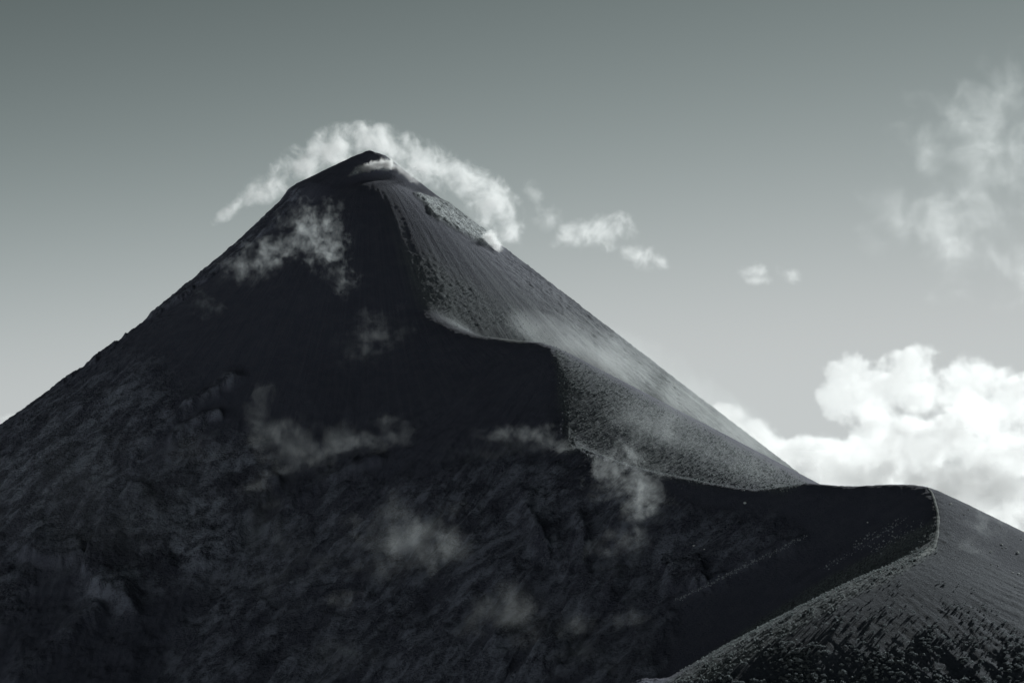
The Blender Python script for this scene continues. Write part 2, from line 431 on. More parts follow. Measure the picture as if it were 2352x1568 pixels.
def ground_mat():
    m, t, b, out = new_mat('volcanic_ash')
    geo = t.nodes.new('ShaderNodeNewGeometry'); pos = geo.outputs['Position']
    at_ = t.nodes.new('ShaderNodeAttribute'); at_.attribute_name = 'cover'
    sep = t.nodes.new('ShaderNodeSeparateColor'); t.links.new(at_.outputs['Color'], sep.inputs[0])
    fl = t.nodes.new('ShaderNodeAttribute'); fl.attribute_name = 'flow'
    R, G, S_ = sep.outputs[0], sep.outputs[1], sep.outputs[2]
    mp = t.nodes.new('ShaderNodeMapping'); mp.inputs['Scale'].default_value = (.42, .006, 1); t.links.new(fl.outputs['Vector'], mp.inputs['Vector'])
    streak = noise(t, mp.outputs[0], 1.0, 5, .65)
    mp2 = t.nodes.new('ShaderNodeMapping'); mp2.inputs['Scale'].default_value = (.06, .004, 1); t.links.new(fl.outputs['Vector'], mp2.inputs['Vector'])
    band = noise(t, mp2.outputs[0], 1.0, 4, .6)
    fine = noise(t, pos, .55, 5, .7)
    mid = noise(t, pos, .06, 5, .6)
    big = noise(t, pos, .012, 4, .6)
    scree = mixc(t, mrange(t, streak, .40, .66, 0, 1), (.065, .073, .08), (.175, .197, .20))  # streaked scree, with the sunlit flank's brightness painted into the colour
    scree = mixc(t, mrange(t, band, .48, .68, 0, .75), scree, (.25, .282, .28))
    dust = mixc(t, mrange(t, streak, .45, .72, 0, .5), ASH, ASH_2)
    dust = mixc(t, mrange(t, mid, .42, .75, 0, .5), dust, ASH_2)
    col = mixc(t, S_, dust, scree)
    sb = t.nodes.new('ShaderNodeAttribute'); sb.attribute_name = 'scrub'
    col = mixc(t, sb.outputs['Fac'], col, mixc(t, mrange(t, streak, .4, .7, 0, 1), (.036, .045, .062), (.072, .084, .108)))
    rk = mixc(t, mrange(t, mid, .44, .56, 0, 1), ROCK_2, ROCK)
    rk = mixc(t, mrange(t, fine, .46, .60, 0, .7), rk, (.44, .475, .57))
    mp3 = t.nodes.new('ShaderNodeMapping'); mp3.inputs['Scale'].default_value = (.045, .014, 1); t.links.new(fl.outputs['Vector'], mp3.inputs['Vector'])
    ribs = noise(t, mp3.outputs[0], 1.0, 6, .68, .6)
    col = mixc(t, math_n(t, 'MULTIPLY', R, math_n(t, 'MULTIPLY', mrange(t, big, .3, .6, .5, 1), mrange(t, ribs, .42, .54, .05, 1))), col, rk)
    gr = mixc(t, mrange(t, fine, .40, .62, 0, 1), SHRUBBY, DRYGRASS)
    col = mixc(t, math_n(t, 'MULTIPLY', G, mrange(t, mid, .3, .6, .55, 1)), col, gr)
    col = mixc(t, math_n(t, 'MULTIPLY', at_.outputs['Alpha'], mrange(t, fine, .38, .62, .15, 1)), col, (.62, .67, .67))
    t.links.new(col, b.inputs['Base Color'])
    bump = t.nodes.new('ShaderNodeBump'); bump.inputs['Strength'].default_value = .9; bump.inputs['Distance'].default_value = 1.0
    h = math_n(t, 'ADD', math_n(t, 'MULTIPLY', fine, .9), math_n(t, 'MULTIPLY', streak, .5))
    rough_rock = noise(t, pos, .22, 6, .7)
    h = math_n(t, 'ADD', h, math_n(t, 'MULTIPLY', math_n(t, 'MULTIPLY', rough_rock, R), 8.0))
    h = math_n(t, 'ADD', h, math_n(t, 'MULTIPLY', math_n(t, 'MULTIPLY', fine, G), 1.0))
    t.links.new(h, bump.inputs['Height']); t.links.new(bump.outputs[0], b.inputs['Normal'])
    return m

M_GROUND = ground_mat()

def simple_mat(name, col):
    m = bpy.data.materials.new(name); m.use_nodes = True
    b = m.node_tree.nodes['Principled BSDF']
    b.inputs['Base Color'].default_value = (*col, 1); b.inputs['Roughness'].default_value = 0.95
    b.inputs['Specular IOR Level'].default_value = 0.1
    return m


def mesh_from(name, v, q, smooth=True):
    me = bpy.data.meshes.new(name)
    n = q.shape[1]
    me.vertices.add(len(v)); me.vertices.foreach_set('co', np.ascontiguousarray(v, np.float32).ravel())
    me.loops.add(q.size); me.loops.foreach_set('vertex_index', np.ascontiguousarray(q, np.int32).ravel())
    me.polygons.add(len(q))
    me.polygons.foreach_set('loop_start', (np.arange(len(q)) * n).astype(np.int32))
    me.polygons.foreach_set('loop_total', np.full(len(q), n, np.int32))
    me.polygons.foreach_set('use_smooth', np.full(len(q), smooth, bool))
    me.update(calc_edges=True)
    return me

def link(name, me, mat=None, parent=None, **props):
    if mat is not None: me.materials.append(mat)
    o = bpy.data.objects.new(name, me); COL.objects.link(o)
    if parent is not None: o.parent = parent
    for k, v in props.items():
        if v: o[k] = v
    return o

verts = np.stack([XX, YY, Z], -1).reshape(-1, 3)
idx = np.arange(Z.size).reshape(NR, NC)
quads = np.stack([idx[:-1, :-1], idx[:-1, 1:], idx[1:, 1:], idx[1:, :-1]], -1).reshape(-1, 4)
cover = np.stack([rock, veg, lit_flank * (.15 + .85 * sstep(150, 480, FD)), pale], -1).reshape(-1, 4).astype(np.float32)  # third channel: painted sunlight of the lit flank, weaker near the summit
scrub = np.maximum(fan * .95, .85 * sstep(2125, 2160, PU) * (AR >= 0)).astype(np.float32).reshape(-1)
flow = np.stack([FU, FD, np.zeros_like(FU)], -1).reshape(-1, 3).astype(np.float32)
split_i = int(np.argmin(np.abs(SP_S[:, 1] - 1830)))
is_ridge = (AR >= split_i)[:-1, :-1].reshape(-1)
for name, sel in (('volcano', ~is_ridge), ('ridge', is_ridge)):
    q = quads[sel]
    used = np.zeros(len(verts), bool); used[q.ravel()] = True
    remap = np.cumsum(used) - 1
    me = mesh_from(name, verts[used], remap[q])
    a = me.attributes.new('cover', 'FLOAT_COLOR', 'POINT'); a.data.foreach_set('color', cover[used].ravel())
    a = me.attributes.new('flow', 'FLOAT_VECTOR', 'POINT'); a.data.foreach_set('vector', flow[used].ravel())
    a = me.attributes.new('scrub', 'FLOAT', 'POINT'); a.data.foreach_set('value', scrub[used])
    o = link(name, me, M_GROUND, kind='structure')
    o['label'] = 'dark ash covered volcano cone under a white cap cloud' if name == 'volcano' else 'dark ridge and knoll in front of the volcano'

# far ground and the sea of clouds that lies on it
def disc_sheet(name, z, r0, r1, n_r, n_a, amp=0, feat=400, seed=0):
    rr = r0 * (r1 / r0) ** np.linspace(0, 1, n_r)
    rr[0] = 0.0
    aa = np.linspace(0, 2 * np.pi, n_a, endpoint=False)
    R_, A_ = np.meshgrid(rr, aa, indexing='ij')
    x = R_ * np.cos(A_); y = R_ * np.sin(A_)
    zz = np.full(x.shape, z, float)
    if amp:
        zz += amp * (fbm(x / feat, y / feat, 5, seed, .55) + .6 * np.abs(fbm(x / feat * 3, y / feat * 3, 4, seed + 7))) * sstep(0, 1500, R_)
    v = np.stack([x, y, zz], -1).reshape(-1, 3)
    ii = np.arange(x.size).reshape(n_r, n_a)
    nx = np.roll(ii, -1, axis=1)
    q = np.stack([ii[:-1], nx[:-1], nx[1:], ii[1:]], -1).reshape(-1, 4)[:, ::-1]
    return mesh_from(name, v, q)

link('ground', disc_sheet('ground', -1500, 50, 120000, 60, 96), simple_mat('valley_floor', (.06, .065, .06)), kind='structure')
m, t, b, out = new_mat('cloud_deck')
b.inputs['Base Color'].default_value = (.88, .89, .9, 1)
link('clouds', disc_sheet('clouds', -640, 300, 60000, 220, 360, 170, 900, 5), m, kind='stuff', label='white sea of clouds far below the volcano')

# ------------------------------------------------------------------ clouds and mist: bodies of vapour lit by the sun
ICO = bmesh.new(); bmesh.ops.create_icosphere(ICO, subdivisions=2, radius=1.0)
ICO_V = np.array([v.co[:] for v in ICO.verts]); ICO_F = np.array([[v.index for v in f.verts] for f in ICO.faces]); ICO.free()

def cloud(name, label, puffs, depth, density, feat, cat='cloud', k=.75, lo=.1, hi=.6, aniso=.5, detail=5.0, warp=.8, rough=.58, flat=1.0, step=None, group=None, col=(.97, .975, .975), stretch=(1, 1, 1), smin=.35, seed=0, fil=0.0):
    """puffs: (frame x, frame y, half-width, half-height, tilt in degrees[, depth offset]); joined into one body."""
    c = at(puffs[0][0], puffs[0][1], depth)
    ells = []
    for p in puffs:
        px, py, rx, rz, tilt = p[:5]
        d = depth + (p[5] if len(p) > 5 else 0)
        kk = d / F
        ells.append((Vector(at(px, py, d)) - Vector(c), Vector((rx * kk, .5 * (rx + rz) * kk * flat, rz * kk)), math.radians(tilt)))
    V = []; Q = []; n = 0
    for loc, sca, tl in ells:
        M = Matrix.Rotation(tl, 3, 'Y') @ Matrix.Diagonal(sca * 1.25)
        V.append(ICO_V @ np.array(M).T + np.array(loc)); Q.append(ICO_F + n); n += len(ICO_V)
    me0 = mesh_from('tmp', np.concatenate(V), np.concatenate(Q))
    tmp = bpy.data.objects.new('tmp', me0); COL.objects.link(tmp)
    minr = min(min(e[1]) for e in ells); avgr = sum(min(e[1]) for e in ells) / len(ells)
    md = tmp.modifiers.new('r', 'REMESH'); md.mode = 'VOXEL'; md.voxel_size = max(minr / 3, avgr / 5)
    dg = bpy.context.evaluated_depsgraph_get()
    me = bpy.data.meshes.new_from_object(tmp.evaluated_get(dg))
    bpy.data.objects.remove(tmp); bpy.data.meshes.remove(me0)
    me.name = name
    co = np.array([v.co[:] for v in me.vertices]); ext = co.max(0) - co.min(0)

    m = bpy.data.materials.new(name + '_vapour'); m.use_nodes = True
    t = m.node_tree; t.nodes.clear()
    N = t.nodes.new; Lk = t.links.new
    out = N('ShaderNodeOutputMaterial'); sc = N('ShaderNodeVolumeScatter')
    sc.inputs['Color'].default_value = (*col, 1); sc.inputs['Anisotropy'].default_value = aniso
    tc = N('ShaderNodeTexCoord')
    acc = None
    for loc, sca, tl in ells:
        mp = N('ShaderNodeMapping'); mp.vector_type = 'TEXTURE'
        mp.inputs['Location'].default_value = loc; mp.inputs['Rotation'].default_value = (0, tl, 0); mp.inputs['Scale'].default_value = sca
        Lk(tc.outputs['Object'], mp.inputs['Vector'])
        ln = N('ShaderNodeVectorMath'); ln.operation = 'LENGTH'; Lk(mp.outputs[0], ln.inputs[0])
        if acc is None:
            acc = ln.outputs['Value']
        else:
            sm = N('ShaderNodeMath'); sm.operation = 'SMOOTH_MIN'; Lk(acc, sm.inputs[0]); Lk(ln.outputs['Value'], sm.inputs[1]); sm.inputs[2].default_value = smin
            acc = sm.outputs[0]
    nm = N('ShaderNodeMapping'); nm.inputs['Scale'].default_value = tuple(s_ / feat for s_ in stretch); nm.inputs['Location'].default_value = (seed * 3.7, seed * 1.3, seed * 2.1)
    Lk(tc.outputs['Object'], nm.inputs['Vector'])
    no = noise(t, nm.outputs[0], 1.0, detail, rough, warp)
    a = N('ShaderNodeMath'); a.operation = 'MULTIPLY_ADD'; Lk(no, a.inputs[0]); a.inputs[1].default_value = k * 2; a.inputs[2].default_value = 1.0 - k
    bb = math_n(t, 'SUBTRACT', a.outputs[0], acc)
    mr = N('ShaderNodeMapRange'); mr.interpolation_type = 'SMOOTHSTEP'
    for kk, x in zip(('From Min', 'From Max', 'To Min', 'To Max'), (lo, hi, 0, density)): mr.inputs[kk].default_value = x
    Lk(bb, mr.inputs['Value'])
    rim = mrange(t, acc, 1.0, 1.2, 1.0, 0.0)
    dens = math_n(t, 'MULTIPLY', mr.outputs[0], rim)
    if fil:
        # threads: bright where the noise crosses its middle value
        ab = math_n(t, 'ABSOLUTE', math_n(t, 'SUBTRACT', no, .5), 0.0)
        th = mrange(t, ab, .0, .13, 1.0, 0.0)
        th = math_n(t, 'POWER', th, 1.6)
        body = math_n(t, 'MULTIPLY_ADD', th, fil)
        body.node.inputs[2].default_value = 1.0 - fil
        soft = mrange(t, acc, .15, 1.15, 1.0, 0.0)
        soft = math_n(t, 'POWER', soft, 1.5)
        dens = math_n(t, 'MULTIPLY', math_n(t, 'MULTIPLY', body, soft), density)
    Lk(dens, sc.inputs['Density']); Lk(sc.outputs[0], out.inputs['Volume'])
    want = step or avgr / 4
    m.cycles.volume_step_rate = max(.02, want / (ext.mean() / 10))
    o = link(name, me, m, label=label, category=cat, group=group)
    o.location = c
    return o


def slope_depth(px, py, off):
    p = hit(px, py)
    return (p.y if p is not None else 2500.0) - off

cloud('cap_cloud', 'white cap cloud arching over the summit of the volcano', [
    (535, 478, 60, 18, -35), (605, 432, 85, 34, -35), (690, 382, 95, 46, -30), (770, 342, 95, 50, -20),
    (850, 328, 95, 46, 5), (930, 352, 95, 46, 28), (1010, 388, 95, 46, 32), (1080, 425, 90, 52, 40), (1135, 470, 80, 56, 50), (1168, 520, 60, 34, 58)],
    2640, .085, 30, k=2.2, lo=.1, hi=2.0, aniso=.5, detail=9, warp=.3, smin=.6, rough=.68)
cloud('cumulus_cloud', 'tall bright cumulus cloud billowing behind the dark knoll', [
    (1955, 840, 70, 42, 0), (1930, 915, 60, 50, 0), (2010, 910, 105, 85, 0), (2100, 885, 115, 88, 0), (2220, 900, 120, 80, 0), (2340, 905, 120, 75, 0),
    (2060, 1010, 130, 110, 0, 150), (2210, 1020, 150, 120, 0, 200), (2380, 1010, 150, 120, 0, 150), (1980, 1110, 130, 80, 0), (2160, 1130, 140, 100, 0), (2320, 1150, 150, 110, 0), (2500, 1000, 170, 150, 0), (2480, 1180, 170, 130, 0)],
    7000, .0105, 130, k=1.5, lo=.12, hi=.42, aniso=.56, detail=9, warp=.12, flat=.5, step=14, smin=.4, rough=.62)
cloud('cumulus_cloud', 'low white cloud bank against the foot of the sunlit slope', [
    (1662, 955, 55, 36, 0), (1700, 1010, 90, 50, 0), (1790, 1050, 130, 50, 0), (1900, 1060, 130, 60, 0), (1640, 1080, 120, 70, 0), (2050, 1060, 160, 80, 0)],
    7900, .011, 130, k=1.4, lo=.1, hi=.45, aniso=.6, detail=8, warp=.2, flat=.7, step=22, smin=.4, seed=2, rough=.6)
cloud('cumulus_cloud', 'bright sliver of cloud peeping over the far flank at the picture edge', [
    (-60, 965, 90, 26, 0), (30, 962, 60, 16, 0)],
    7600, .012, 60, k=1.4, lo=.1, hi=.6, aniso=.6, detail=7, warp=.2, flat=.7, step=14, smin=.4, seed=4, rough=.6)
cloud('veil_cloud', 'thin torn cloud high above the cumulus at the edge of the sky', [
    (2300, 210, 130, 110, 0), (2200, 310, 160, 130, 0), (2260, 450, 150, 140, 0), (2370, 380, 150, 190, 0), (2200, 560, 120, 150, 0), (2090, 500, 130, 140, 0), (2350, 610, 110, 110, 0), (2470, 300, 180, 240, 0)],
    5200, .0058, 105, k=2.5, lo=.15, hi=2.5, aniso=.55, detail=9, warp=.35, flat=.5, step=18, smin=.6, rough=.7)
cloud('small_cloud', 'small ragged white cloud drifting off the end of the cap cloud', [
    (1375, 535, 85, 42, 0), (1310, 548, 50, 32, 0), (1425, 520, 40, 36, 0)],
    2700, 0.061, 34, k=2.3, lo=.2, hi=1.9, aniso=.5, detail=7, warp=.35, smin=.5, rough=.7, seed=3)
cloud('small_cloud', 'small flat tattered cloud just below the ragged one', [
    (1480, 592, 62, 30, 10), (1440, 575, 45, 22, 10), (1515, 600, 35, 18, 10)],
    2700, 0.053, 30, k=2.3, lo=.2, hi=1.9, aniso=.5, detail=7, warp=.35, smin=.5, rough=.7, seed=4)
cloud('small_cloud', 'faint puff of cloud close to the lower tip of the cap cloud', [
    (1225, 440, 35, 30, 0), (1265, 500, 45, 35, 0)],
    2680, 0.027, 28, k=2.3, lo=.2, hi=1.9, aniso=.5, detail=7, warp=.35, smin=.5, rough=.7, seed=5)
cloud('small_cloud', 'tiny curled cloud alone in the open sky above the sunlit slope', [
    (1728, 620, 42, 26, 0), (1740, 645, 45, 14, 0)],
    2750, 0.038, 30, k=2.3, lo=.2, hi=1.9, aniso=.5, detail=7, warp=.35, smin=.5, rough=.7, seed=6)
cloud('small_cloud', 'tiny slanting cloud beside the curled one', [
    (1812, 628, 36, 22, 30), (1790, 612, 30, 14, 30)],
    2750, 0.034, 30, k=2.3, lo=.2, hi=1.9, aniso=.5, detail=7, warp=.35, smin=.5, rough=.7, seed=7)


def mist(label, puffs, off, density, feat, seed, k=2.7, lo=.2, hi=2.5, warp=.3, aniso=.3, detail=8, grow=1.4, flat=.45, rough=.74, **kw):
    d0 = slope_depth(puffs[0][0], puffs[0][1], off)
    pp = []
    for p in puffs:
        dd = min(max(slope_depth(p[0], p[1], off) - d0, -60), 60)
        pp.append((p[0], p[1], p[2] * grow, p[3] * grow, p[4], dd))
    kw.setdefault('smin', .6); kw.setdefault('stretch', (1, 1, .92)); kw.setdefault('col', (.90, .96, .985))
    cloud('mist_wisp', label, pp, d0, density, feat, cat='mist', k=k, lo=lo, hi=hi, aniso=aniso, detail=detail, warp=warp, rough=rough, seed=seed, flat=flat, group='wisps of mist on the mountain', **kw)

mist('torn bright wisp of mist below the summit, on the shaded face', [(705, 515, 65, 42, -20), (745, 560, 42, 55, 20), (760, 590, 34, 30, 0)], 215, 0.075, 17, 11)
mist('torn wisp of mist trailing down from the bright one, on the shaded face', [(640, 570, 60, 30, -20), (580, 600, 65, 38, -20), (560, 625, 40, 26, 0)], 180, 0.05, 17, 12)
mist('tiny upright wisp of mist by the rough edge of the shaded flank', [(465, 695, 26, 30, 0), (490, 708, 38, 18, 0)], 110, 0.07, 11, 13)
mist('thin thread of mist hanging alone on the darkest face', [(778, 632, 18, 42, -10), (800, 640, 40, 18, 0)], 90, 0.04, 11, 14)
mist('faint cloudlet of mist in the middle of the dark face', [(865, 780, 75, 60, -20), (825, 830, 60, 55, -30)], 20, 0.012, 16, 15, step=3.0)
mist('pale band of mist across the middle of the shaded face', [(735, 1030, 110, 40, -5), (650, 1005, 70, 45, 0), (800, 1015, 70, 36, 0), (690, 1075, 90, 45, 0), (600, 960, 30, 70, 0), (890, 1010, 60, 40, 0)], 165, 0.016, 26, 16)
mist('broad glowing patch of mist low on the dark slope', [(965, 1250, 120, 70, -15), (1020, 1265, 75, 55, -30), (895, 1230, 90, 70, 0), (880, 1310, 60, 55, 0)], 145, 0.015, 30, 17)
mist('dim swirl of mist at the foot of the rocky spur', [(640, 1250, 80, 65, 30), (600, 1190, 45, 80, 0), (650, 1330, 110, 55, 0), (760, 1285, 110, 40, 0)], 125, 0.024, 30, 18)
mist('bright curl of mist spilling over the saddle of the ridge', [(1440, 1095, 75, 50, 0), (1480, 1140, 60, 65, 30), (1405, 1075, 55, 40, 0), (1480, 1185, 40, 50, 0), (1455, 1040, 50, 40, 0)], 42, 0.05, 18, 19)
mist('small tuft of mist below the saddle', [(1420, 1280, 65, 55, 0), (1440, 1240, 40, 40, 0)], 50, 0.032, 20, 20)
mist('long faint streak of mist under the grassy slope', [(1210, 1020, 100, 34, 0), (1110, 1045, 80, 40, 0), (1300, 1030, 80, 28, 0)], 12, 0.04, 20, 21)
mist('grey drift of mist at the bottom of the gully', [(1440, 1470, 100, 70, -20), (1300, 1510, 120, 75, 0), (1190, 1410, 120, 65, 0)], 70, 0.018, 30, 22)
mist('upright column of dim mist near the lower edge', [(800, 1490, 60, 95, 0), (740, 1550, 70, 60, 0)], 75, 0.034, 28, 23)
mist('broad dim haze of mist over the rocky foot of the mountain', [(300, 1230, 260, 160, 0), (120, 1080, 160, 120, -30), (700, 1420, 300, 150, 0), (1100, 1400, 300, 160, 0), (400, 1480, 300, 140, 0)], 30, .0028, 90, 27, flat=.25, k=1.6, lo=-.3, hi=1.6)
mist('pale puff of mist on the sunlit side of the knoll', [(2255, 1215, 60, 50, 0), (2235, 1255, 55, 30, 20), (2300, 1200, 45, 35, 0)], 12, 0.03, 12, 24)
mist('sunlit veil of mist in the fold behind the grassy slope', [(1290, 795, 100, 36, 30), (1400, 835, 130, 50, 34), (1540, 905, 150, 60, 36), (1690, 1000, 150, 50, 36)], 30, .016, 55, 25, k=1.6, lo=-.3, hi=1.6)
mist('thin sunlit mist over the speckled grassy slope', [(1520, 985, 120, 60, 25), (1640, 1040, 120, 50, 25)], 25, .008, 40, 26, k=1.8, lo=-.2, hi=1.7)
cloud('steam_plume', 'wisp of white steam curling along the crater rim', [(850, 384, 42, 14, -15), (888, 376, 26, 16, 10)], slope_depth(860, 384, 9), .28, 8, cat='steam', k=1.4, lo=.1, hi=1.0, aniso=.4, detail=6, warp=.8)
cloud('steam_plume', 'thin steam slipping off the summit on its sunlit side', [(940, 402, 34, 18, 40), (915, 385, 26, 14, 40)], slope_depth(935, 410, 8), .06, 10, cat='steam', k=1.4, lo=.1, hi=1.0, aniso=.4, detail=6, warp=.8, seed=2)
cloud('steam_plume', 'dazzling white steam vent at the lower end of the lava outcrop', [(1128, 548, 18, 26, -40), (1140, 566, 16, 18, -40)], slope_depth(1125, 560, 6), .2, 8, cat='steam', k=1.2, lo=0, hi=.8, aniso=.5, detail=6, warp=.8, seed=3)
# ------------------------------------------------------------------ plants, stones and the trail
rs = np.random.RandomState(11)

def plant_mat(name, c1, c2, c3):
    m, t, b, out = new_mat(name)
    oi = t.nodes.new('ShaderNodeObjectInfo'); geo = t.nodes.new('ShaderNodeNewGeometry')
    n = noise(t, geo.outputs['Position'], .8, 3, .6)
    c = mixc(t, mrange(t, n, .35, .65, 0, 1), c1, c2)
    c = mixc(t, mrange(t, geo.outputs['Random Per Island'], .55, 1, 0, .8), c, c3)
    t.links.new(c, b.inputs['Base Color'])
    b.inputs['Roughness'].default_value = .8
    tr = t.nodes.new('ShaderNodeBsdfTranslucent'); t.links.new(c, tr.inputs['Color'])     # sunlight through the leaves
    mx = t.nodes.new('ShaderNodeMixShader'); mx.inputs[0].default_value = .45
    t.links.new(b.outputs[0], mx.inputs[1]); t.links.new(tr.outputs[0], mx.inputs[2]); t.links.new(mx.outputs[0], out.inputs['Surface'])
    return m

M_LEAF = plant_mat('shrub_leaf', (.12, .14, .152), (.23, .26, .275), (.38, .42, .43))
M_TUFT = plant_mat('dry_grass', (.11, .125, .135), (.22, .25, .255), (.33, .365, .365))
M_BARK, _t, _b, _o = new_mat('bark'); _n = noise(_t, None, 6.0, 4)
_t.links.new(mixc(_t, _n, (.05, .05, .052), (.11, .11, .11)), _b.inputs['Base Color'])

def crown_arrays(n_leaf, seed, lobes=7, tall=1.0):
    r = np.random.RandomState(seed)
    V = []
    cs = []
    for i in range(lobes):
        a = r.rand() * 6.283; e = r.rand() ** .7
        cs.append((.55 * math.cos(a) * (1 - .5 * e), .55 * math.sin(a) * (1 - .5 * e), (.25 + .75 * e) * tall, .30 + .22 * r.rand()))
    for i in range(n_leaf):
        c = cs[r.randint(lobes)]
        d = r.normal(size=3); d /= np.linalg.norm(d)
        d[2] = abs(d[2]) * .9 - .15
        p = np.array(c[:3]) + d * c[3] * (.75 + .3 * r.rand())
        nrm = d + .6 * r.normal(size=3); nrm /= np.linalg.norm(nrm)
        a = np.cross(nrm, (0, 0, 1.0)); a /= np.linalg.norm(a) + 1e-6
        b_ = np.cross(nrm, a)
        s_ = .09 + .09 * r.rand()
        if n_leaf < 80: s_ *= 1.9
        q = 1.5 * s_
        V += [p - a * s_, p + b_ * q * .4, p + a * s_, p + nrm * s_ * .5 - b_ * q]
    V = np.array(V)
    Q = np.arange(len(V)).reshape(-1, 4)
    return V, Q

def trunk_arrays(seed):
    r = np.random.RandomState(seed)
    V = []; Q = []
    def limb(p0, p1, r0, r1):
        n = len(V)
        d = np.array(p1) - np.array(p0); d /= np.linalg.norm(d)
        a = np.cross(d, (.3, .9, .1)); a /= np.linalg.norm(a); b_ = np.cross(d, a)
        for p, rr in ((p0, r0), (p1, r1)):
            for k in range(5):
                t_ = k * 2 * math.pi / 5
                V.append(np.array(p) + rr * (math.cos(t_) * a + math.sin(t_) * b_))
        for k in range(5):
            Q.append([n + k, n + (k + 1) % 5, n + 5 + (k + 1) % 5, n + 5 + k])
    limb((0, 0, -.25), (.05, 0, .35), .10, .07)
    for k in range(3):
        a = k * 2.1 + r.rand()
        limb((.05, 0, .3), (.35 * math.cos(a), .35 * math.sin(a), .8 + .2 * r.rand()), .06, .025)
    return np.array(V), np.array(Q)

CROWNS = []
for i in range(6):
    v, q = crown_arrays(190, 100 + i, 7, .8 + .15 * (i % 4))
    me = mesh_from('crown', v, q, False); me.materials.append(M_LEAF); CROWNS.append(me)
TRUNKS = []
for i in range(2):
    v, q = trunk_arrays(50 + i); me = mesh_from('trunk', v, q); me.materials.append(M_BARK); TRUNKS.append(me)

def shrub(p, size, label, group, name='shrub'):
    root = bpy.data.objects.new(name, None); COL.objects.link(root)
    root.location = p; root.rotation_euler = (0, 0, rs.rand() * 6.283); root.scale = (size, size, size * (.55 + .3 * rs.rand()))
    root['label'] = label; root['category'] = 'shrub'; root['group'] = group
    for nm, me in (('crown', CROWNS[rs.randint(len(CROWNS))]), ('trunk', TRUNKS[rs.randint(2)])):
        c = bpy.data.objects.new(nm, me); COL.objects.link(c); c.parent = root
    return root

def scatter(n, y0, y1, px0, px1):
    y = y0 + (y1 - y0) * rs.rand(n)
    u = (px0 + (px1 - px0) * rs.rand(n) - CX) / F
    x = u * y
    z = height_at(x, y)
    pu, pv = project(x, y, z)
    return x, y, z, pu, pv

def merged(name, pts, sizes, protos, mat, label, seed=0):
    r = np.random.RandomState(seed)
    V = []; Q = []; n = 0
    for p, s_ in zip(pts, sizes):
        v, q = protos[r.randint(len(protos))]
        a = r.rand() * 6.283; c, sn = math.cos(a), math.sin(a)
        R_ = np.array([[c, -sn, 0], [sn, c, 0], [0, 0, 1]])
        V.append((v * (s_ * np.array([1, 1, .8 + .5 * r.rand()]))) @ R_.T + p); Q.append(q + n); n += len(v)
    me = mesh_from(name, np.concatenate(V), np.concatenate(Q), False)
    return link(name, me, mat, kind='stuff', label=label)

# shrubs of the near slope: the largest one by one, the small ones as undergrowth
x, y, z, pu, pv = scatter(60000, 1090, 1420, 1380, 2420)
reg = poly_mask(pu, pv, [(1560, 1600), (1650, 1560), (1760, 1500), (1890, 1425), (2000, 1370), (2110, 1310), (2200, 1330), (2330, 1420), (2440, 1500), (2440, 1640), (1500, 1640)], 20)
dens = reg * (.35 + .65 * sstep(1330, 1560, pv)) * (.10 + .90 * sstep(-.1, .3, fbm(x / 24, y / 24, 3, 201)))
keep = rs.rand(len(x)) < dens * .5
x, y, z, pu, pv = (a[keep] for a in (x, y, z, pu, pv))
size = (.5 + 1.5 * sstep(1290, 1600, pv)) * (.35 + 1.25 * rs.rand(len(x)) ** 3.2)
vis = (pv < 1585) & (pu < 2375)
order = np.argsort(-size * vis)
for k, i in enumerate(order[:285]):
    if pv[i] > 1455:
        big = size[i] > np.median(size[order[:285]])
        where = ('under the pale crest, by the dark gully', 'in the middle of the thicket', 'below the furrowed scree, towards the corner')[0 if pu[i] < 1800 else 1 if pu[i] < 2080 else 2]
        lab = ('large' if big else 'smaller') + ' leafy shrub ' + where
        grp = ('large' if big else 'smaller') + ' shrubs ' + where
    else:
        lab, grp = 'rounded grey shrub on the open slope above the dark thicket', 'shrubs scattered on the open near slope'
    shrub((x[i], y[i], z[i] - .15), size[i], lab, grp)
rest = order[285:]
print('undergrowth', len(rest))
small_protos = [crown_arrays(26, 300 + i, 4, .8) for i in range(6)]
merged('undergrowth', np.stack([x, y, z], -1)[rest], size[rest], small_protos, M_LEAF, 'low scrub covering the near slope between the larger shrubs', 3)

# dark bushes on the pale crest, from its lower end upwards
crest = [(1712, 1484, 1.6), (1770, 1430, 2.0), (1815, 1402, 2.6), (1860, 1386, 2.2), (1885, 1362, 1.7), (1925, 1372, 1.4), (1985, 1330, 1.3)]
words = ['lowest', 'second lowest', 'third from the lower end', 'middle one of seven', 'third from the upper end', 'second highest', 'highest']
for (cx, cy_, s_), w in zip(crest, words):
    p = hit(cx, cy_ + 14)
    if p is not None:
        shrub((p.x, p.y, p.z - .2), s_, 'dark bush on the pale grassy crest of the near spur, ' + w, 'bushes on the crest of the spur', 'bush')

# grass tussocks
def tuft_arrays(seed):
    r = np.random.RandomState(seed); V = []
    for k in range(5):
        a = k * 1.257 + r.rand(); w = .28
        d = np.array([math.cos(a), math.sin(a), 0]); e = np.array([-d[1], d[0], 0])
        h = .7 + .5 * r.rand()
        V += [-e * w, e * w, d * .55 + e * w * .5 + (0, 0, h * .75), d * .35 - e * w * .5 + (0, 0, h)]
    return np.array(V), np.arange(len(V)).reshape(-1, 4)
TUFTS = [tuft_arrays(400 + i) for i in range(6)]
pts = []; szs = []
x, y, z, pu, pv = scatter(90000, 1550, 2120, 1230, 1900)
m_ = poly_mask(pu + 12 * fbm(pu / 40, pv / 40, 3, 210), pv, [(1275, 800), (1330, 835), (1850, 1112), (1800, 1130), (1600, 1110), (1400, 1065), (1300, 1036), (1290, 900)], 10)
k_ = rs.rand(len(x)) < m_ * .30
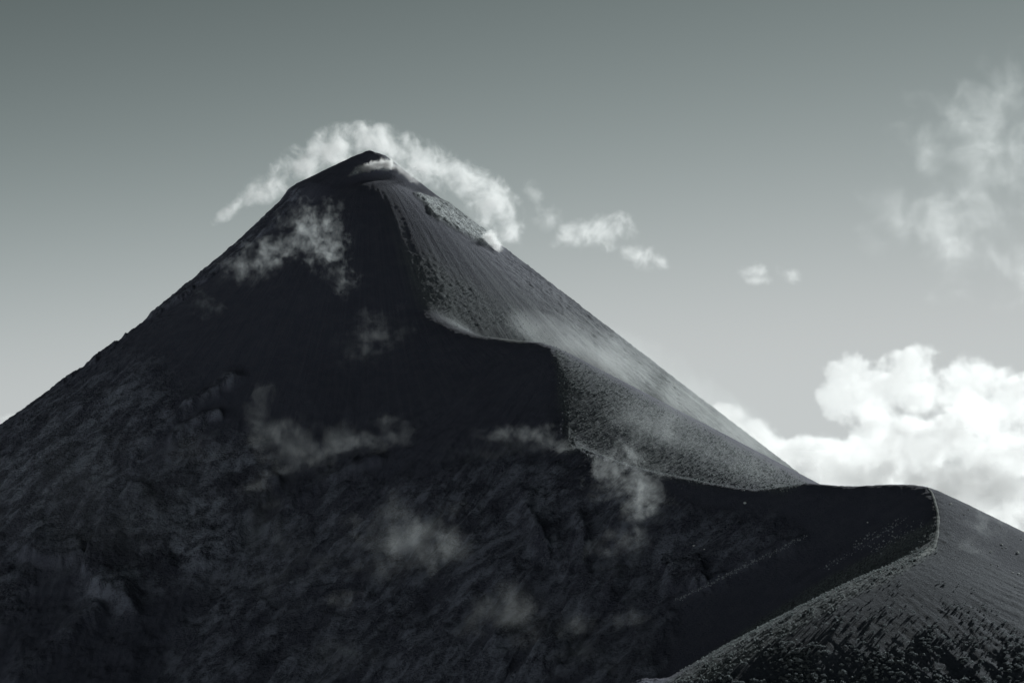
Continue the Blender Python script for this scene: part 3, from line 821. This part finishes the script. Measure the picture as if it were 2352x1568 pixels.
pts.append(np.stack([x, y, z - .1], -1)[k_]); szs.append(.55 + .75 * rs.rand(k_.sum()) ** 2)
x, y, z, pu, pv = scatter(50000, 1180, 1460, 1500, 2200)
m_ = poly_mask(pu, pv, [(2150, 1200), (2152, 1270), (2060, 1320), (1900, 1405), (1740, 1498), (1630, 1565), (1580, 1610), (1510, 1590), (1599, 1520), (1736, 1432), (1894, 1330), (2060, 1245)], 10)
k_ = rs.rand(len(x)) < m_ * .16
pts.append(np.stack([x, y, z - .08], -1)[k_]); szs.append(.55 + .8 * rs.rand(k_.sum()) ** 2)
x, y, z, pu, pv = scatter(40000, 2150, 2500, 880, 1300)
m_ = poly_mask(pu, pv, [(915, 560), (985, 590), (1080, 650), (1180, 720), (1270, 785), (1150, 768), (1060, 745), (985, 700), (945, 650)], 25)
k_ = rs.rand(len(x)) < m_ * .10
pts.append(np.stack([x, y, z - .1], -1)[k_]); szs.append(.5 + .7 * rs.rand(k_.sum()) ** 2)
merged('grass', np.concatenate(pts), np.concatenate(szs), TUFTS, M_TUFT, 'pale grass tussocks speckling the sunlit slopes', 5)

# loose pale rubble along the two edges in the dark gully
M_RUBBLE, _t, _b, _o = new_mat('pale_rubble'); _g = _t.nodes.new('ShaderNodeNewGeometry'); _n = noise(_t, _g.outputs['Position'], .5, 4)
_t.links.new(mixc(_t, _n, (.26, .28, .32), (.52, .56, .60)), _b.inputs['Base Color'])
_oct = (np.array([(1, 0, 0), (-1, 0, 0), (0, 1, 0), (0, -1, 0), (0, 0, .8), (0, 0, -.6)], float), np.array([(0, 2, 4), (2, 1, 4), (1, 3, 4), (3, 0, 4), (2, 0, 5), (1, 2, 5), (3, 1, 5), (0, 3, 5)]))
RUB = [(_oct[0] * (1 + .3 * np.random.RandomState(700 + i).normal(size=(6, 1))), _oct[1]) for i in range(5)]
pts = []; szs = []
for (a, b_, n_, sp) in (((1852, 1230), (1555, 1378), 520, 1.6), ((2060, 1205), (1895, 1305), 130, 2.5), ((2090, 1185), (1960, 1252), 80, 4), ((2120, 1200), (2000, 1270), 120, 8)):
    for i in range(n_):
        t_ = rs.rand() ** .8
        p = hit(a[0] + (b_[0] - a[0]) * t_ + rs.normal() * 5, a[1] + (b_[1] - a[1]) * t_ + rs.normal() * sp)
        if p is not None:
            pts.append((p.x, p.y, p.z + .1)); szs.append(.25 + .75 * rs.rand() ** 2)
merged('rubble', np.array(pts), np.array(szs), RUB, M_RUBBLE, 'loose pale rubble lining the edges of the dark gully', 9)

# pale stones
M_STONE, _t, _b, _o = new_mat('pale_stone'); _n = noise(_t, None, 3.0, 5)
_t.links.new(mixc(_t, _n, (.72, .75, .75), (.90, .92, .92)), _b.inputs['Base Color'])
STONES = []
for i in range(4):
    r = np.random.RandomState(600 + i)
    v = ICO_V * (1 + .22 * r.normal(size=(len(ICO_V), 1)).clip(-1.5, 1.5)) * np.array([1.2, .9, .75])
    me = mesh_from('boulder', v, ICO_F, False); me.materials.append(M_STONE); STONES.append(me)
def stone(px, py, s_, label, group):
    k = .91875
    p = hit(px * k, py * k)
    if p is None: return
    o = bpy.data.objects.new('boulder', STONES[rs.randint(4)]); COL.objects.link(o)
    o.location = (p.x, p.y, p.z + s_ * .25); o.scale = (s_, s_, s_); o.rotation_euler = (0, 0, rs.rand() * 6)
    o['label'] = label; o['category'] = 'boulder'; o['group'] = group
for px, py, s_ in ((2376, 1260, .9), (2421, 1274, .6), (2411, 1286, .5), (2501, 1316, .6), (2504, 1361, .9), (2506, 1369, .6), (2515, 1369, .6), (2476, 1379, .7), (2545, 1382, 1.1), (2478, 1411, .6), (2532, 1432, .8), (2546, 1434, .8), (2553, 1438, .7), (2538, 1466, .6), (2553, 1348, .7), (2430, 1362, .5), (2495, 1413, .5)):
    stone(px, py, s_, 'small pale boulder on the sunlit scree of the knoll', 'boulders on the scree of the knoll')
stone(1863, 1258, 1.2, 'lone white boulder on the dark slope under the saddle', 'boulders on the dark slope')
stone(1735, 1364, 1.0, 'pale boulder above the small cliff in the dark gully', 'boulders in the gully')
stone(1761, 1373, .7, 'smaller pale boulder beside the one above the small cliff', 'boulders in the gully')
stone(2169, 1306, .7, 'lone pale boulder on the dark side of the knoll', 'boulders on the dark slope')

# the trail along the crest of the knoll
M_TRAIL, _t, _b, _o = new_mat('trail_dust')
_g = _t.nodes.new('ShaderNodeNewGeometry'); _n = noise(_t, _g.outputs['Position'], .7, 5, .7)
_t.links.new(mixc(_t, mrange(_t, _n, .3, .7, 0, 1), (.22, .24, .24), (.38, .41, .41)), _b.inputs['Base Color'])
sel = [i for i in range(len(SP_S)) if 1352 < SP_S[i, 1] < 1512]
line = SP_S[sel][:, :2]
dense = []
for i in range(len(line) - 1):
    for t_ in np.linspace(0, 1, 5)[:-1]: dense.append(line[i] * (1 - t_) + line[i + 1] * t_)
dense = np.array(dense)
tan = np.gradient(dense, axis=0); tan /= np.linalg.norm(tan, axis=1)[:, None]
nrm = np.stack([-tan[:, 1], tan[:, 0]], -1)
V = []; NW = 9
for i, p in enumerate(dense):
    f = i / (len(dense) - 1)
    w = (np.interp(f, [0, .25, .6, .85, 1], [.7, 1.0, 1.3, 3.6, .8])) * (1 + .35 * float(perlin(np.array([f * 14.0]), np.array([.3]))[0]))
    for j_ in range(NW):
        q = p + nrm[i] * (w * (j_ / (NW - 1) * 2 - 1) + .6)
        e = abs(j_ / (NW - 1) * 2 - 1)
        V.append((q[0], q[1], float(height_at(q[0], q[1])) + .22 * (1 - e ** 4) - .08 * e ** 4))
V = np.array(V); ii = np.arange(len(V)).reshape(-1, NW)
Q = np.stack([ii[:-1, :-1], ii[:-1, 1:], ii[1:, 1:], ii[1:, :-1]], -1).reshape(-1, 4)
link('path', mesh_from('path', V, Q), M_TRAIL, kind='structure', label='pale dusty trail along the crest of the knoll')
